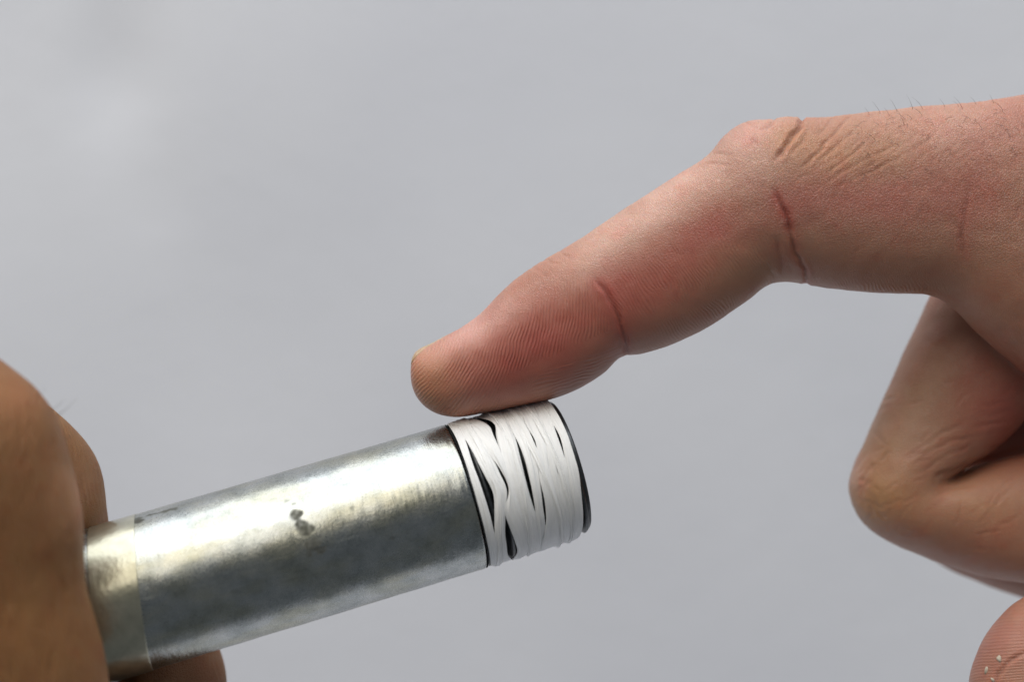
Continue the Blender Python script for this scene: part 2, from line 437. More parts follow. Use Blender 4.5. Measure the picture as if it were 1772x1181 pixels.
STRIPS = [  # left edge, right edge at KN, lift above the thread, seed
    ([2, 2, 2, 1, 1, 3, 4], [20, 17, 13.5, 15, 17, 22, 24], 1.0, 1),
    ([14, 14, 21, 30, 17, 9, 8], [48, 45, 48, 52, 33, 32, 41], 1.8, 2),
    ([4, 26, 45, 54, 43, 48, 53], [34, 62, 64, 63, 70, 70, 66], 3.6, 3),
    ([48, 72, 62, 58, 58, 62, 64], [98, 97, 93, 89, 92, 96, 96], 2.0, 4),
    ([94, 96, 97, 95, 87, 89, 90], [124, 124, 122, 113, 107, 97, 96], 1.4, 5),
    ([119, 122, 123.5, 110, 104, 94, 92], [149, 150, 149, 145, 142, 140, 138], 2.6, 6),
    ([142, 143, 142, 140, 137, 134, 133], [169, 167, 165, 163, 160, 157, 154], 1.6, 7),
    ([160, 165, 166.5, 160, 157, 152, 150], [177, 179, 181, 180, 173, 167, 164], 2.6, 8),
    ([70, 76, 82, 78, 72, 70, 72], [84, 92, 95, 88.5, 82, 79, 80], 4.0, 9),
    ([102, 106, 110, 118, 126, 126, 124], [112, 118, 123, 128, 134, 134, 132], 4.4, 10),
    ([26, 26, 31, 35, 22, 14, 12], [36, 38, 42, 46, 31, 25, 22], 4.6, 11),
    ([128, 134, 140, 146, 148, 146, 142], [140, 146, 152, 156, 156, 152, 150], 4.0, 12),
]
def build_strip(L, Rt, lift, seed):
    ka, kc = 220, 15; phs = np.linspace(90, -270, ka, endpoint=False)
    kx = np.concatenate([KN, np.array([-120, -150, -180, -210, -240]), [-270]])
    def per(vals):
        v = np.array(vals, float); e0, e1 = v[-1], v[0]
        back = [e0+(e1-e0)*t for t in (1/6, 2/6, 3/6, 4/6, 5/6)]; full = np.concatenate([v, back, [v[0]]])
        xs, ys = -kx, full; P0 = np.concatenate([[xs[0]-30], xs, [xs[-1]+30]]); Q0 = np.concatenate([[ys[-2]], ys, [ys[1]]])
        out = []
        for p in -phs:
            i = int(np.clip(np.searchsorted(xs, p, side='right')-1, 0, len(xs)-2)); t = (p-xs[i])/(xs[i+1]-xs[i])
            a, b, c, d = Q0[i], Q0[i+1], Q0[i+2], Q0[i+3]
            out.append(0.5*(2*b+(c-a)*t+(2*a-5*b+4*c-d)*t*t+(3*b-a-3*c+d)*t**3))
        return np.array(out)
    l, r = per(L), per(Rt); rng = np.random.default_rng(seed)
    ang = np.radians(phs)
    def wav(amp): return sum(amp/(q)*np.sin(q*ang+rng.uniform(0, 6.28)) for q in (5, 9, 14, 23))
    l = l+wav(1.3); r = r+wav(1.3)
    xs = np.linspace(-1, 1, kc); V = []; uv = []
    folds = [(rng.uniform(-.9, .9), rng.uniform(.05, .14), rng.uniform(-1.8, 1.8), rng.uniform(-.3, .3)) for _ in range(6)]
    for layer in (0, 1):
        for i in range(ka):
            cen, hw = (l[i]+r[i])/2, max((r[i]-l[i])/2, 0.8)
            u = cen+hw*xs
            rr = 126.6-u/32.0*0.55+lift*0.75+1.2*np.sqrt(np.clip(1-xs**2, 0, 1))
            rr = rr-0.35*np.cos(2*math.pi*(u/22.0+phs[i]/360.0))
            for fc, fw, fa, fs in folds:
                c = fc+fs*math.sin(ang[i]*2+fc*9)
                rr = rr+fa*np.exp(-((xs-c)/fw)**2)
            rr = rr+0.5*np.sin(ang[i]*7+seed)*xs
            rr = rr-(0.8 if layer else 0)
            V.append(cyl(u, np.full(kc, phs[i]), rr)); uv.append(np.c_[(u-cen)*S*1000+seed*7, np.full(kc, -phs[i]/57.3*RP*S*1000), np.zeros(kc)])
    V = np.vstack(V); F = []; n = ka*kc
    for i in range(ka):
        i2 = (i+1) % ka
        for j in range(kc-1):
            a, b, c, d = i*kc+j, i*kc+j+1, i2*kc+j+1, i2*kc+j
            F.append((a, d, c, b)); F.append((n+a, n+b, n+c, n+d))
        F.append((i*kc, n+i*kc, n+i2*kc, i2*kc)); F.append((i*kc+kc-1, i2*kc+kc-1, n+i2*kc+kc-1, n+i*kc+kc-1))
    V = V-np.array(tape.location)
    o = mesh_obj('tape_strip', V, F, PT, tape)
    a = o.data.attributes.new('strip_uv', 'FLOAT_VECTOR', 'POINT'); a.data.foreach_set('vector', np.vstack(uv).astype(np.float32).ravel())
KM = np.array([90, 60, 45, 30, 15, 0, -15, -30, -45, -60, -75, -90.])
OVER = {2: ({}, {15: 51, 0: 54, -15: 43, -30: 35, -45: 33, -60: 34, -75: 41, -90: 44}), 3: ({45: 38, 15: 54, 0: 57, -15: 42, -30: 44, -45: 48, -60: 51, -75: 46, -90: 44}, {}),
        4: ({}, {45: 96, 30: 94, 15: 91.5, 0: 89.5, -15: 89.5, -30: 93}), 5: ({45: 95, 30: 97.5, 15: 97.5, 0: 96, -15: 93.5, -30: 90}, {15: 119, 0: 113, -15: 108, -30: 105, -45: 103}),
        6: ({45: 121, 30: 125, 15: 120, 0: 112, -15: 111, -30: 107.5, -45: 101}, {}), 7: ({}, {30: 164.5, 15: 163.5}), 8: ({45: 164, 30: 168, 15: 165}, {}), 9: ({}, {45: 92, 30: 90, 15: 88})}
for (a, b, lift, seed) in STRIPS:
    L7, R7 = (np.interp(-KM, -np.array([90, 60, 30, 0, -30, -60, -90.]), v) for v in (a, b))
    for dct, arr in zip(OVER.get(seed, ({}, {})), (L7, R7)):
        for kk, vv in dct.items(): arr[int(np.where(KM == kk)[0][0])] = vv
    build_strip(L7, R7, lift, seed)

# ------------------------------------------------------------------ pointing hand (right of the picture)
INDEX = Loft([
    (712, 630, 711, 644, 4, 22), (715, 617, 713, 666, 4, 44), (726, 606, 722, 688, 4, 60), (746, 596, 746, 711, 3, 73), (772, 581, 786, 722, 2, 82),
    (802, 564, 832, 716, 0, 89), (836, 539, 880, 707, 0, 93), (871, 502, 925, 698, 0, 96), (905, 474, 966, 688, 0, 99), (940, 450, 1007, 670, 0, 102),
    (973, 431, 1045, 646, 0, 104), (1005, 413, 1076, 617, 0, 104), (1040, 389, 1108, 614, 0, 103), (1080, 362, 1152, 601, 0, 103), (1130, 330, 1202, 579, 0, 105),
    (1180, 298, 1252, 549, 0, 108), (1224, 268, 1295, 519, 0, 112), (1254, 234, 1325, 495, 0, 116), (1290, 214, 1355, 488, 0, 118), (1338, 207, 1382, 490, 0, 118),
    (1386, 207, 1420, 497, 0, 115), (1440, 202, 1470, 503, 0, 112), (1500, 195, 1525, 507, 0, 111), (1560, 188, 1580, 509, 2, 113), (1600, 184, 1612, 512, 4, 115),
    (1640, 181, 1650, 532, 8, 118), (1690, 176, 1695, 576, 12, 122), (1740, 169, 1745, 620, 20, 128), (1810, 160, 1812, 672, 40, 135), (1920, 150, 1920, 690, 70, 140), (2050, 160, 2050, 640, 90, 120)], m=170, k=96, n=2.25)
MIDDLE = [(1830, 240, 1980, 420, 190, 108), (1700, 370, 1890, 540, 185, 106), (1616, 505, 1835, 640, 180, 103), (1590, 560, 1800, 690, 176, 101), (1560, 622, 1765, 735, 172, 100), (1530, 692, 1725, 772, 168, 99), (1499, 764, 1672, 808, 164, 101), (1479, 808, 1650, 820, 162, 102),
          (1471, 845, 1640, 824, 160, 102), (1481, 886, 1640, 826, 160, 101), (1507, 918, 1648, 825, 160, 100), (1545, 942, 1668, 818, 160, 99), (1592, 962, 1700, 806, 162, 98), (1640, 980, 1735, 796, 164, 97), (1710, 1000, 1780, 786, 166, 96), (1800, 1012, 1840, 782, 168, 95),
          (1900, 1000, 1890, 790, 170, 93), (1975, 950, 1900, 790, 172, 90), (1995, 880, 1905, 770, 172, 86), (1985, 780, 1880, 700, 172, 84), (1960, 700, 1870, 640, 172, 70), (1945, 670, 1890, 630, 172, 40)]
def shift(st, dx, dy, dz, k=1.0):
    return [(a+dx, b+dy, c+dx, d+dy, e+dz, f*k) for a, b, c, d, e, f in st]
THUMB = Loft([(1775, 1036, 1800, 1033, -20, 20), (1750, 1055, 1845, 1038, -20, 48), (1722, 1086, 1885, 1052, -20, 68), (1700, 1120, 1912, 1078, -20, 80), (1686, 1155, 1928, 1112, -20, 88), (1679, 1190, 1936, 1150, -20, 94), (1680, 1250, 1940, 1195, -18, 100),
              (1704, 1335, 1955, 1245, -10, 105), (1760, 1415, 1990, 1285, 0, 110), (1850, 1480, 2050, 1305, 15, 114), (1960, 1520, 2130, 1305, 35, 120), (2090, 1530, 2230, 1265, 60, 128), (2240, 1480, 2350, 1150, 95, 142), (2390, 1330, 2450, 880, 140, 160), (2520, 1020, 2530, 600, 190, 165), (2600, 800, 2600, 450, 220, 140)], m=110, k=84, n=2.2)
PALM = Loft([(1760, 250, 1790, 560, 190, 130), (1830, 190, 1850, 640, 230, 260), (1980, 150, 2000, 670, 270, 360), (2200, 140, 2220, 690, 290, 400), (2500, 160, 2500, 680, 290, 395), (2780, 200, 2780, 620, 285, 340), (3000, 230, 3000, 590, 280, 300), (3300, 240, 3300, 600, 280, 300), (3420, 260, 3420, 590, 280, 285)], m=60, k=72, n=2.4)
right = fuse('person', [INDEX.mesh(), Loft(MIDDLE, 120, 72, 2.15).mesh(), Loft(shift(MIDDLE, 100, 46, 196, .97), 80, 60, 2.1).mesh(),
                        Loft(shift(MIDDLE, 210, 20, 380, .85), 60, 48, 2.1).mesh(), THUMB.mesh(), PALM.mesh()], 0.00029, 7)
tag(right, 'bare hand pressing an outstretched index finger down on the taped pipe end', 'hand')

def skin_fields(o, base, creases, blobs, side_only=True):
    """creases: (points, depth px, width px, red, fade-ends); blobs: (x, y, rx, ry, angle, colour, amount). Returns pixel coordinates."""
    me = o.data; co = get_co(me); no = get_no(me); px, py = unproject(co)
    inside = (px > -150) & (px < 1950) & (py > -50) & (py < 1350)
    face = smooth(0.35, -0.1, no[:, 1]) if side_only else np.ones(len(co))
    disp = np.zeros(len(co)); WR = 0.7; red = np.zeros(len(co)); dark = np.zeros(len(co))
    I = np.where(inside)[0]; x, y, c3 = px[I], py[I], co[I]
    jx = noise(c3, 0.0011, 11)*2.2; jy = noise(c3, 0.0011, 12)*2.2
    for line, dep, wd, rd, fade in creases:
        L = dense(line); lo, hi = L.min(0)-wd*5-12, L.max(0)+wd*5+12
        m = (x > lo[0]) & (x < hi[0]) & (y > lo[1]) & (y < hi[1])
        if not m.any(): continue
        d, fr = seg_dist(x[m]+jx[m], y[m]+jy[m], L)
        f = np.ones_like(fr)
        if fade & 1: f *= smooth(-0.02, 0.30, fr)
        if fade & 2: f *= smooth(1.02, 0.70, fr)
        g = np.exp(-(d/wd)**2)*f; lip = np.exp(-((d-2.2*wd)/(1.3*wd))**2)*f
        J = I[m]; disp[J] += (-dep*g+0.2*dep*lip)*face[J]*(WR if dep < 4 else 1)*np.clip(.95+(.5 if dep < 4 else .15)*noise(co[J], .0012, 17), .3, 1.3)
        if rd > 0:
            red[J] = np.maximum(red[J], np.minimum(rd, 1)*np.exp(-(d/(wd*2.6+3))**2)*f*face[J])
        dark[J] = np.maximum(dark[J], np.clip(dep/15, 0, .35)*np.exp(-(d/(wd*.9))**2)*f*face[J])
    col = np.tile(np.array(base, float), (len(co), 1))
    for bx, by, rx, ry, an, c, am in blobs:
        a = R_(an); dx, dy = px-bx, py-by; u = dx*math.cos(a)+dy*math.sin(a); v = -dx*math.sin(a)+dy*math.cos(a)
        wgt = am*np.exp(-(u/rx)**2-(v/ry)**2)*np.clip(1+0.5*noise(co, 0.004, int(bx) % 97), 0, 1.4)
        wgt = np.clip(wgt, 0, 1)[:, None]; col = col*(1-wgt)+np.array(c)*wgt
    mot = noise(co, 0.0045, 21)*.5+noise(co, 0.0019, 22)*.35+noise(co, 0.0008, 23)*.25
    col = col*(1+np.stack([mot*0.05, mot*0.13, mot*0.14], 1))
    bl = noise(co, 0.003, 31)*.6+noise(co, 0.0012, 32)*.4
    wr = np.clip(bl*1.3-.15, 0, 1)[:, None]*0.55; col = col*(1-wr)+col*np.array([1.0, .70, .66])*wr
    red = (red*np.clip(0.85+0.6*noise(co, 0.0018, 33), .2, 1.3))[:, None]; col = col*(1-red)+np.array([0.37, 0.070, 0.052])*red
    col = col*(1-dark[:, None]*np.array([.45, .6, .6]))
    return co, no, px, py, disp, col

TAN = (0.39, 0.188, 0.122); PINK = (0.43, 0.150, 0.112); ROSE = (0.37, 0.088, 0.065); PALE = (0.60, 0.365, 0.29); OLIVE = (0.33, 0.185, 0.105); OCHRE = (0.47, 0.24, 0.10)
def zz(x, y): return (1150+x*.3556, 140+y*.3556)
def z1(x, y): return (680+x*.3049, 380+y*.3049)
def z3(x, y): return (1420+x*.5936, 480+y*.5936)
CR = [
    # palmar joint creases of the index finger
    ([z1(1130, 310), z1(1180, 380), z1(1240, 460), z1(1280, 560), z1(1310, 640), z1(1325, 750)], 4.2, 3.4, .42, 1),
    ([z1(1135, 318), z1(1170, 365), z1(1205, 410), z1(1240, 460)], 0.6, 4.4, .80, 3),
    ([z1(1200, 420), z1(1262, 530), z1(1300, 640)], 1.4, 9.0, .12, 3),
    ([z1(1270, 640), z1(1285, 690), z1(1290, 740)], 1.6, 3, 0, 3), ([z1(1345, 640), z1(1352, 700), z1(1350, 750)], 1.4, 3, 0, 3),
    ([z1(1165, 300), z1(1215, 390), z1(1250, 450)], 1.5, 2.5, .5, 3),
    ([zz(508, 505), zz(560, 580), zz(600, 680), zz(620, 780), zz(650, 860), zz(684, 930), zz(690, 990)], 4.6, 3.6, .50, 1),
    ([zz(512, 512), zz(550, 568), zz(580, 628), zz(604, 700)], 0.8, 5.0, .70, 3),
    ([zz(560, 600), zz(600, 690), zz(624, 800), zz(660, 900)], 1.6, 9.0, .12, 3),
    ([zz(640, 900), zz(660, 940), zz(664, 985)], 1.8, 3, 0, 3), ([zz(600, 880), zz(615, 930), zz(618, 980)], 1.4, 3, 0, 3),
    ([zz(540, 740), zz(550, 800), zz(566, 870), zz(575, 960)], 3.0, 5.0, .25, 3),
    ([zz(490, 880), zz(520, 930), zz(560, 970)], 1.5, 3, 0, 3),
    ([zz(1485, 500), zz(1470, 600), zz(1452, 720), zz(1448, 790), zz(1456, 850), zz(1470, 930)], 3.4, 4.4, .3, 3),
    ([zz(1380, 620), zz(1410, 700), zz(1440, 740)], 1.4, 3.5, .1, 3),
    ([zz(1720, 600), zz(1710, 680)], 1.4, 3, .2, 3),
    # knuckle wrinkles
    ([zz(672, 165), zz(668, 195), zz(650, 240), zz(600, 300), zz(555, 370), zz(540, 410)], 6.5, 3.6, .12, 2),
    ([zz(536, 150), zz(532, 190), zz(500, 225), zz(450, 245)], 3.5, 3.2, .10, 2),
    ([zz(695, 225), zz(675, 290), zz(635, 330), zz(600, 365)], 3.2, 3.0, .10, 3),
    ([zz(620, 250), zz(600, 285), zz(580, 320)], 2.0, 2.6, .05, 3),
    ([zz(820, 180), zz(775, 235), zz(730, 280)], 2.0, 2.6, .05, 2),
    ([zz(890, 180), zz(800, 285), zz(710, 385), zz(640, 440)], 3.2, 2.8, .06, 2),
    ([zz(980, 180), zz(890, 270), zz(800, 345), zz(730, 400)], 2.2, 2.6, .05, 3),
    ([zz(1060, 190), zz(960, 310), zz(860, 400), zz(740, 490)], 2.2, 2.6, .05, 3),
    ([zz(1180, 280), zz(1000, 370), zz(870, 440), zz(740, 525)], 1.8, 2.8, .05, 3),
    ([zz(1230, 330), zz(1100, 390), zz(960, 460), zz(820, 520)], 1.4, 2.6, .03, 3),
    ([zz(408, 280), zz(440, 300), zz(466, 325)], 2.2, 2.4, .15, 3),
    ([zz(380, 200), zz(420, 225), zz(470, 235)], 1.6, 2.4, .08, 3),
    ([zz(480, 270), zz(520, 300), zz(545, 350)], 1.4, 2.4, .05, 3),
    ([zz(195, 398), zz(260, 402), zz(335, 415)], 2.2, 2.6, .12, 3),
    ([zz(230, 352), zz(290, 356), zz(350, 362)], 1.5, 2.4, .08, 3),
    ([zz(720, 440), zz(650, 480), zz(600, 520)], 1.2, 2.4, .0, 3),
    ([zz(1230, 190), zz(1215, 260), zz(1130, 330)], 1.2, 2.3, .03, 3),
    ([zz(1340, 200), zz(1290, 280), zz(1200, 330)], 1.2, 2.3, .03, 3),
    ([zz(1480, 210), zz(1420, 300), zz(1330, 380)], 1.2, 2.3, .03, 3),
    ([zz(1600, 180), zz(1650, 230), zz(1690, 260)], 1.2, 2.3, .03, 3),
    ([zz(1560, 320), zz(1480, 360), zz(1400, 430)], 1.0, 2.3, .03, 3),
    # dorsal folds over the end joint
    ([(930, 448), (950, 452), (975, 462)], 1.3, 2.5, .0, 2), ([(965, 428), (975, 440), (992, 450)], 1.6, 2.4, .0, 2), ([(915, 462), (935, 470), (952, 482)], 1.0, 2.5, 0, 2),
    # middle finger
    ([z3(330, 595), z3(400, 562), z3(480, 535), z3(600, 503)], 3.5, 5.0, .05, 1),
    ([z3(330, 590), z3(350, 575), z3(375, 572)], 3.0, 3.5, 0, 3),
    ([z3(280, 545), z3(330, 500), z3(400, 475), z3(470, 462)], 1.8, 3.0, 0, 3),
    ([z3(300, 500), z3(360, 450), z3(440, 428)], 1.5, 3.0, 0, 3),
    ([z3(260, 580), z3(310, 560), z3(370, 520), z3(450, 490)], 1.6, 3.0, 0, 3),
    ([z3(470, 408), z3(520, 395), z3(580, 385)], 1.3, 3.0, .15, 3), ([z3(440, 445), z3(510, 425), z3(580, 415)], 1.3, 3.0, .15, 3), ([z3(450, 380), z3(510, 370), z3(570, 362)], 1.1, 3.0, .1, 3),
    ([z3(330, 640), z3(390, 615), z3(450, 610)], 1.2, 3.0, 0, 3), ([z3(500, 680), z3(530, 640), z3(560, 610)], 1.0, 3.0, 0, 3),
    ([z3(90, 590), z3(140, 600), z3(180, 640)], 1.2, 3.5, 0, 3), ([z3(100, 640), z3(150, 665), z3(190, 700)], 1.2, 3.5, 0, 3), ([z3(140, 430), z3(170, 470), z3(200, 500)], 1.0, 3.5, 0, 3),
    # thumb, at the nail
    ([(1800, 1118), (1772, 1132), (1745, 1146), (1728, 1165), (1716, 1190)], 3.5, 3.5, .10, 0),
]
rr = np.random.default_rng(5)
for q in range(170):                      # criss-cross lines on the back of the finger
    cx = rr.uniform(1395, 1790); cy = np.interp(cx, [1395, 1772], [208, 168])+rr.uniform(2, 150); ln = rr.uniform(14, 46); a = R_(rr.choice([-42, 38, 125])+rr.normal(0, 12))
    CR.append(([(cx-ln*math.cos(a)/2, cy-ln*math.sin(a)/2), (cx+rr.normal(0, 2.5), cy+rr.normal(0, 2.5)), (cx+ln*math.cos(a)/2, cy+ln*math.sin(a)/2)], rr.uniform(.35, .85), 2.1, rr.uniform(0, .12), 3))
for q in range(60):                       # knuckle and side of the curled finger
    cx = rr.uniform(1485, 1770); cy = rr.uniform(640, 960); ln = rr.uniform(20, 60); a = R_(rr.normal(-22 if cy < 800 else -35, 18))
    CR.append(([(cx-ln*math.cos(a)/2, cy-ln*math.sin(a)/2), (cx+rr.normal(0, 3), cy+rr.normal(0, 3)), (cx+ln*math.cos(a)/2, cy+ln*math.sin(a)/2)], rr.uniform(.5, 1.2), 2.6, rr.uniform(0, .12), 3))
for q in range(26):
    a0 = rr.uniform(120, 240); cx = 1570+rr.uniform(55, 92)*math.cos(R_(a0)); cy = 845-rr.uniform(55, 100)*math.sin(R_(a0)); ln = rr.uniform(14, 34); a = R_(-a0+rr.normal(90, 30))
    CR.append(([(cx-ln*math.cos(a)/2, cy-ln*math.sin(a)/2), (cx, cy+rr.normal(0, 2)), (cx+ln*math.cos(a)/2, cy+ln*math.sin(a)/2)], rr.uniform(.6, 1.5), 2.8, 0, 3))
for q in range(46):                       # faint cross lines on the side of the finger
    t = rr.uniform(0, 1); cx = 1040+t*560; top = np.interp(cx, [1040, 1224, 1290, 1600], [389, 268, 214, 184]); bot = np.interp(cx, [1040, 1202, 1320, 1600], [612, 579, 500, 512])
    cy = top+(bot-top)*rr.uniform(.30, .85); ln = rr.uniform(14, 38); a = R_(rr.normal(68 if cx < 1330 else 100, 14))
    CR.append(([(cx-ln*math.cos(a)/2, cy-ln*math.sin(a)/2), (cx+rr.normal(0, 3), cy), (cx+ln*math.cos(a)/2, cy+ln*math.sin(a)/2)], rr.uniform(.4, .9), 2.3, rr.uniform(0, .2), 3))
BL = [  # skin flush; pale blobs along the top also carry painted light from above
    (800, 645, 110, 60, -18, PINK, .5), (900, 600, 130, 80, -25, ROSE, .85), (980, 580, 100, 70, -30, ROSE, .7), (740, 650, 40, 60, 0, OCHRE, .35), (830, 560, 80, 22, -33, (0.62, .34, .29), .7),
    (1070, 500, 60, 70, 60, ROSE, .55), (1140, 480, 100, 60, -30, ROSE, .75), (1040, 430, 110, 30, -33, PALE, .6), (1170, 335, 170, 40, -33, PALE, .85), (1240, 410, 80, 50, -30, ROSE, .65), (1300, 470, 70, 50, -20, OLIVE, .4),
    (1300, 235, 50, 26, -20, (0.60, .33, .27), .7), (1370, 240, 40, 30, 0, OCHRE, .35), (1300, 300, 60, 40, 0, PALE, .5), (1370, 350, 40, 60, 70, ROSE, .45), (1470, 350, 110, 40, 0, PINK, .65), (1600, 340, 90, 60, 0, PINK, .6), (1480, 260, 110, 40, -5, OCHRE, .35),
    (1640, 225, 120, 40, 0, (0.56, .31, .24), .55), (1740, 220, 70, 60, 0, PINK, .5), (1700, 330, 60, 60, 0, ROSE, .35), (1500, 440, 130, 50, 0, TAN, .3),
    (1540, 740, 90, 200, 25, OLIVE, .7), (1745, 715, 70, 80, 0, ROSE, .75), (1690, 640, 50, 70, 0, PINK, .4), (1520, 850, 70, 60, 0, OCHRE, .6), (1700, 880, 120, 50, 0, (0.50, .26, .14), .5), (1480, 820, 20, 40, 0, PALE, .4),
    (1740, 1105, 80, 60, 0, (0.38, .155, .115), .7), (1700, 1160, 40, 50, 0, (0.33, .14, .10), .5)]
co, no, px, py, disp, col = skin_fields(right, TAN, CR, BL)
# knuckle folds that show in the outline
def bumpy(x0, y0, rad, h): return h*np.exp(-(np.hypot(px-x0, py-y0)/rad)**2)
disp += bumpy(1365, 212, 20, 5)+bumpy(1300, 222, 26, 3)+bumpy(1410, 212, 18, 2)
disp += noise(co, 0.0032, 41)*0.9+noise(co, 0.0015, 42)*0.45
# ridge pattern
f1 = np.hypot(px-600, py-530); f2 = px*0.29+py*0.957-534
wmix = smooth(-14, 14, py-(668-0.42*(px-860)))*smooth(860, 930, px)
phase = f1*(1-wmix)+f2*wmix
dist = smooth(1065, 1030, px-(py-520)*0.35)
axis = (px*0.86-py*0.5)+noise(co, 0.002, 51)*4
phase = np.where(dist > 0.5, phase, axis)+noise(co, 0.0016, 52)*1.7+noise(co, 0.004, 53)*4+noise(co, .0007, 54)*.4
low = smooth(np.interp(px, [700, 880, 1010, 1224, 1300, 1600], [585, 520, 430, 330, 330, 330])-5, np.interp(px, [700, 880, 1010, 1224, 1300, 1600], [640, 590, 520, 470, 470, 520]), py)
amp = np.where(px < 1340, low, 0.0)*(0.6+0.4*dist)*np.where(px < 1340, 1, 0)*(np.abs(dist-.5)*2)*np.clip((np.abs(2*wmix-1)-.9)/.1, 0, 1)
under = smooth(0, 1, (py-np.interp(px, [1080, 1200, 1320, 1640], [560, 535, 465, 475]))/35)*(px > 1080)*(px < 1640)*(py < 540)*(np.abs(py-450) < 160)
amp = np.maximum(amp, under*0.6)*np.clip(0.7+0.9*noise(co, 0.0016, 57)+0.4*noise(co, .0006, 58), .05, 1.3)
th = (px > 1650) & (py > 1030); phase = np.where(th, py+px*0.12+noise(co, .004, 55)*5, phase); amp = np.where(th, 0.4, amp)
set_attr(right.data, 'ridge_phase', phase*2*math.pi/5.6); set_attr(right.data, 'ridge_depth', amp)
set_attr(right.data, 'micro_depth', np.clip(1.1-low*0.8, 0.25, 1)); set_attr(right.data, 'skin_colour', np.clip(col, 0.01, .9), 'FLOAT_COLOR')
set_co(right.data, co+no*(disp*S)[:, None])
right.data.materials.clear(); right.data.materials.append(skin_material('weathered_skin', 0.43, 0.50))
right.data.polygons.foreach_set('material_index', [0]*len(right.data.polygons))

def nail(loft, i0, i1, t0, t1, mat, parent, lift, tip):
    na, nb = 26, 22; V = []; F = []
    for layer in (0, 1):
        for a in range(na):
            f = a/(na-1); i = i1+(i0-i1)*f
            for b in range(nb):
                g = b/(nb-1); rnd = 0.12*math.sqrt(max(0, 1-(2*g-1)**2))*(i1-i0)
                ii = max(i-rnd*(1 if f > .5 else -.6)*abs(f-.5)*2, 0.3); ta = t0+(tip-t0)*f**3; th = ta+(t1-ta)*g
                V.append(loft.at(ii, th, (lift-(2.4 if layer else 0)-3.5*abs(2*g-1)**4)*S))
    n = na*nb
    for a in range(na-1):
        for b in range(nb-1):
            q = a*nb+b; F += [(q, q+1, q+nb+1, q+nb), (n+q, n+q+nb, n+q+nb+1, n+q+1)]
    for b in range(nb-1):
        F += [(b, n+b, n+b+1, b+1), ((na-1)*nb+b, (na-1)*nb+b+1, n+(na-1)*nb+b+1, n+(na-1)*nb+b)]
    for a in range(na-1):
        F += [(a*nb, (a+1)*nb, n+(a+1)*nb, n+a*nb), (a*nb+nb-1, n+a*nb+nb-1, n+(a+1)*nb+nb-1, (a+1)*nb+nb-1)]
    return mesh_obj('fingernail', V, F, mat, parent)
NAILM = nail_material('yellowish_nail', (0.46, 0.31, 0.18))
n1 = nail(INDEX, 1.6, 20, R_(6), R_(98), NAILM, right, 2.8, R_(-60)); n1['label'] = 'short yellowish nail of the pressing finger'
n2 = nail(THUMB, 15, 33, R_(-132), R_(-48), nail_material('dull_thumb_nail', (0.42, 0.28, 0.23)), right, 3.0, R_(-132)); n2.name = 'thumb_nail'

def tree_of(o):
    me = o.data; return BVHTree.FromPolygons([v.co for v in me.vertices], [tuple(p.vertices) for p in me.polygons])
BV = tree_of(right); CAMP = Vector(cam.location)
def hit(px, py, bv):
    d = Vector(P(px, py, 0))-CAMP; d.normalize(); return bv.ray_cast(CAMP, d)[:2]
FL = plain('dry_skin', (0.46, 0.40, 0.32), 0.8)
def flake(px, py, a, b, ang, bv, parent, seed):
    p, n = hit(px, py, bv)
    if p is None: return
    rg = np.random.default_rng(seed); V = []; F = []; n = Vector(n); t = n.cross(Vector((0, 1, 0.2))).normalized(); bt = n.cross(t); ca, sa = math.cos(R_(ang)), math.sin(R_(ang))
    k = 12
    for lv, (sc, h) in enumerate(((1.0, -1), (.95, 1.2), (.6, 2.6))):
        for j in range(k):
            th = 2*math.pi*j/k; rad = sc*(1+(0.25*math.sin(3*th+seed) if lv else 0.1))
            u, v = a*rad*math.cos(th), b*rad*math.sin(th); u, v = u*ca-v*sa, u*sa+v*ca
            V.append(p+(t*u+bt*v+n*(h+rg.uniform(-.3, .3)))*S)
    V.append(p+n*3*S)
    for l in range(2):
        for j in range(k): F.append((l*k+j, l*k+(j+1) % k, (l+1)*k+(j+1) % k, (l+1)*k+j))
    for j in range(k): F.append((3*k, 2*k+j, 2*k+(j+1) % k))
    mesh_obj('dry_skin_flake', V, F, FL, parent)
for i, (x, y, a, b, g) in enumerate([(1729, 1141, 6, 4, 60), (1707, 1161, 6.5, 2.6, 20), (1718, 1178, 4, 2.4, 80)]):
    flake(x, y, a, b, g, BV, right, i+1)

HAIRM = plain('dark_hair', (0.05, 0.035, 0.025), 0.4)
def hairs(name, roots, parent, bv):
    V = []; F = []
    for (p, n, d, L, r, cv) in roots:
        p, n, d = np.array(p), np.array(n), np.array(d); side = np.cross(d, n); side /= (np.linalg.norm(side)+1e-9); m = 7; b0 = len(V)
        for i in range(m):
            t = i/(m-1); c = p-n*2*S+(n*(t*0.75-0.25*t*t)+d*(t*0.35+0.5*t*t)+side*cv*t*t)*L*S; rad = r*S*(1-0.8*t)
            u = np.cross(d, [0.1, 0.2, 1.0]); u /= np.linalg.norm(u); v = np.cross(u, d); v /= np.linalg.norm(v)
            for j in range(4):
                a = math.pi/2*j; V.append(c+rad*(u*math.cos(a)+v*math.sin(a)))
        for i in range(m-1):
            for j in range(4): F.append((b0+i*4+j, b0+i*4+(j+1) % 4, b0+(i+1)*4+(j+1) % 4, b0+(i+1)*4+j))
    o = mesh_obj(name, V, F, HAIRM, parent); o['kind'] = 'stuff'; return o
def hair_roots(spec, bv):
    out = []
    for (px, py, L, r, dx, dz, cv) in spec:
        p, n = hit(px, py, bv)
        if p is None: continue
        d = np.array([dx, -0.15, dz]); d /= np.linalg.norm(d); out.append((tuple(p), tuple(n), tuple(d), L, r, cv))
    return out
hr = np.random.default_rng(12); spec = []
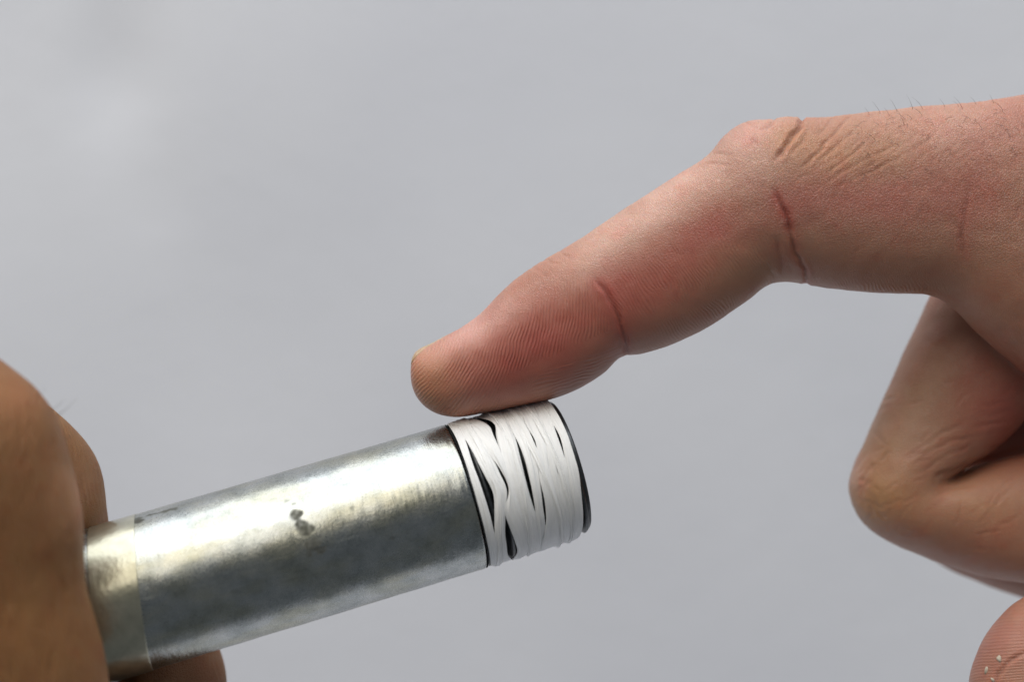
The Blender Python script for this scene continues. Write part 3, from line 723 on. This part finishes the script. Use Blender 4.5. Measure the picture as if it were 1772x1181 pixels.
for (x, y, L) in [(1524, 196, 30), (1553, 193, 30), (1580, 189, 36), (1597, 188, 40), (1636, 185, 24), (1505, 198, 20), (1660, 184, 20), (1690, 180, 22), (1720, 178, 20), (1540, 200, 22)]:
    spec.append((x, y, L*.7, 0.42, -0.75+hr.normal(0, .25), 0.5, hr.normal(0, .3)))
for i in range(60):
    x = hr.uniform(1480, 1768); y = np.interp(x, [1440, 1772], [204, 168])+abs(hr.normal(0, 45))+8
    spec.append((x, y, hr.uniform(14, 32), 0.45, hr.normal(-.5, .5), hr.normal(-.5, .45), hr.normal(0, .3)))
hairs('hair', hair_roots(spec, BV), right, BV)

# ------------------------------------------------------------------ gripping hand (left of the picture)
GT = Loft([(-170, 560, -520, 740, -250, 90), (-60, 588, -420, 780, -300, 100), (0, 625, -300, 815, -335, 108), (58, 672, -220, 850, -350, 112), (94, 726, -170, 880, -352, 112), (118, 802, -140, 912, -352, 110), (136, 878, -125, 942, -350, 107),
           (141, 926, -115, 966, -349, 105), (141, 978, -108, 1000, -348, 103), (148, 1032, -100, 1040, -346, 102), (165, 1090, -90, 1095, -345, 103), (177, 1140, -80, 1145, -345, 103), (186, 1190, -75, 1200, -345, 102), (188, 1250, -65, 1265, -343, 98), (175, 1320, -45, 1325, -340, 86), (142, 1368, 0, 1378, -338, 60), (100, 1392, 60, 1395, -338, 25)], m=120, k=84, n=2.25)
GI = [(-500, 700, -60, 125), (-200, 720, -90, 118), (-25, 776, -85, 114), (58, 836, -60, 110), (84, 900, 10, 101), (108, 985, 100, 95), (185, 1080, 128, 95), (288, 1145, 118, 94), (300, 1235, 60, 90), (262, 1320, -50, 84), (215, 1350, -130, 76)]
def gi(n): return [(a-205*n, b+59*n, y-32*n, r*(1-.03*n)) for a, b, y, r in GI]
GP = Loft([(-60, 700, -110, 850, -100, 80), (-200, 600, -230, 960, -110, 230), (-480, 590, -500, 1060, -130, 320), (-850, 660, -850, 1120, -150, 330), (-1150, 760, -1150, 1150, -170, 280), (-1500, 870, -1500, 1230, -190, 260), (-1600, 900, -1600, 1240, -190, 240)], m=50, k=72, n=2.3)
left = fuse('person', [GT.mesh(), tube(gi(0), 90), tube(gi(1), 60, 40), tube(gi(2), 60, 40), tube(gi(3), 60, 40), GP.mesh()], 0.00042, 7)
tag(left, 'brown-toned fist gripping the stained steel pipe behind the clear tape band', 'hand')
lc = [([(60, 1030), (40, 1080), (30, 1130)], .8, 4, 0, 3), ([(85, 1110), (68, 1150), (52, 1175)], .9, 4, 0, 3),
      ([(20, 1010), (35, 1060), (36, 1120)], .8, 4, 0, 3), ([(118, 760), (135, 830), (140, 880)], 1.0, 5, 0, 3)]
for q in range(110):
    cx, cy = rr.uniform(-20, 150), rr.uniform(680, 1180); ln = rr.uniform(30, 90); dx = rr.normal(0, .18)
    lc.append(([(cx-dx*ln/2, cy-ln/2), (cx+rr.normal(0, 2), cy), (cx+dx*ln/2, cy+ln/2)], rr.uniform(.5, 1.9), 3.4, 0, 3))
BR = (0.205, 0.094, 0.034)  # skin base darkened and warmed to carry shade and warm bounce
lb = [(40, 760, 90, 110, 0, (0.25, .115, .042), .5), (20, 690, 60, 50, 0, (.30, .115, .045), .4), (60, 1080, 110, 90, 0, (.24, .108, .034), .6), (130, 860, 40, 60, 0, (.42, .21, .11), .6), (320, 1150, 90, 60, 0, (.36, .16, .08), .6)]
co, no, px, py, disp, col = skin_fields(left, BR, lc, lb)
disp += noise(co, 0.0035, 61)*1.0+noise(co, 0.0016, 62)*0.5
set_attr(left.data, 'ridge_phase', (px*.97-py*.2+noise(co, .003, 64)*6)*2*math.pi/7.0); set_attr(left.data, 'ridge_depth', np.full(len(co), 0.6)*np.clip(.6+noise(co, .003, 66), 0, 1.4)); set_attr(left.data, 'micro_depth', np.full(len(co), .8))
set_attr(left.data, 'skin_colour', np.clip(col, 0.01, .9), 'FLOAT_COLOR')
set_co(left.data, co+no*(disp*S)[:, None])
left.data.materials.clear(); left.data.materials.append(skin_material('shade_toned_skin', 0.55, 0.40, 0.28))
left.data.polygons.foreach_set('material_index', [0]*len(left.data.polygons))
BL2 = tree_of(left)
hairs('hair', hair_roots([(96, 722, 34, .7, .5, .4, .2), (88, 712, 26, .6, .4, .5, -.2), (60, 690, 20, .5, .5, .4, 0), (110, 760, 24, .5, .5, .3, 0)], BL2), left, BL2)
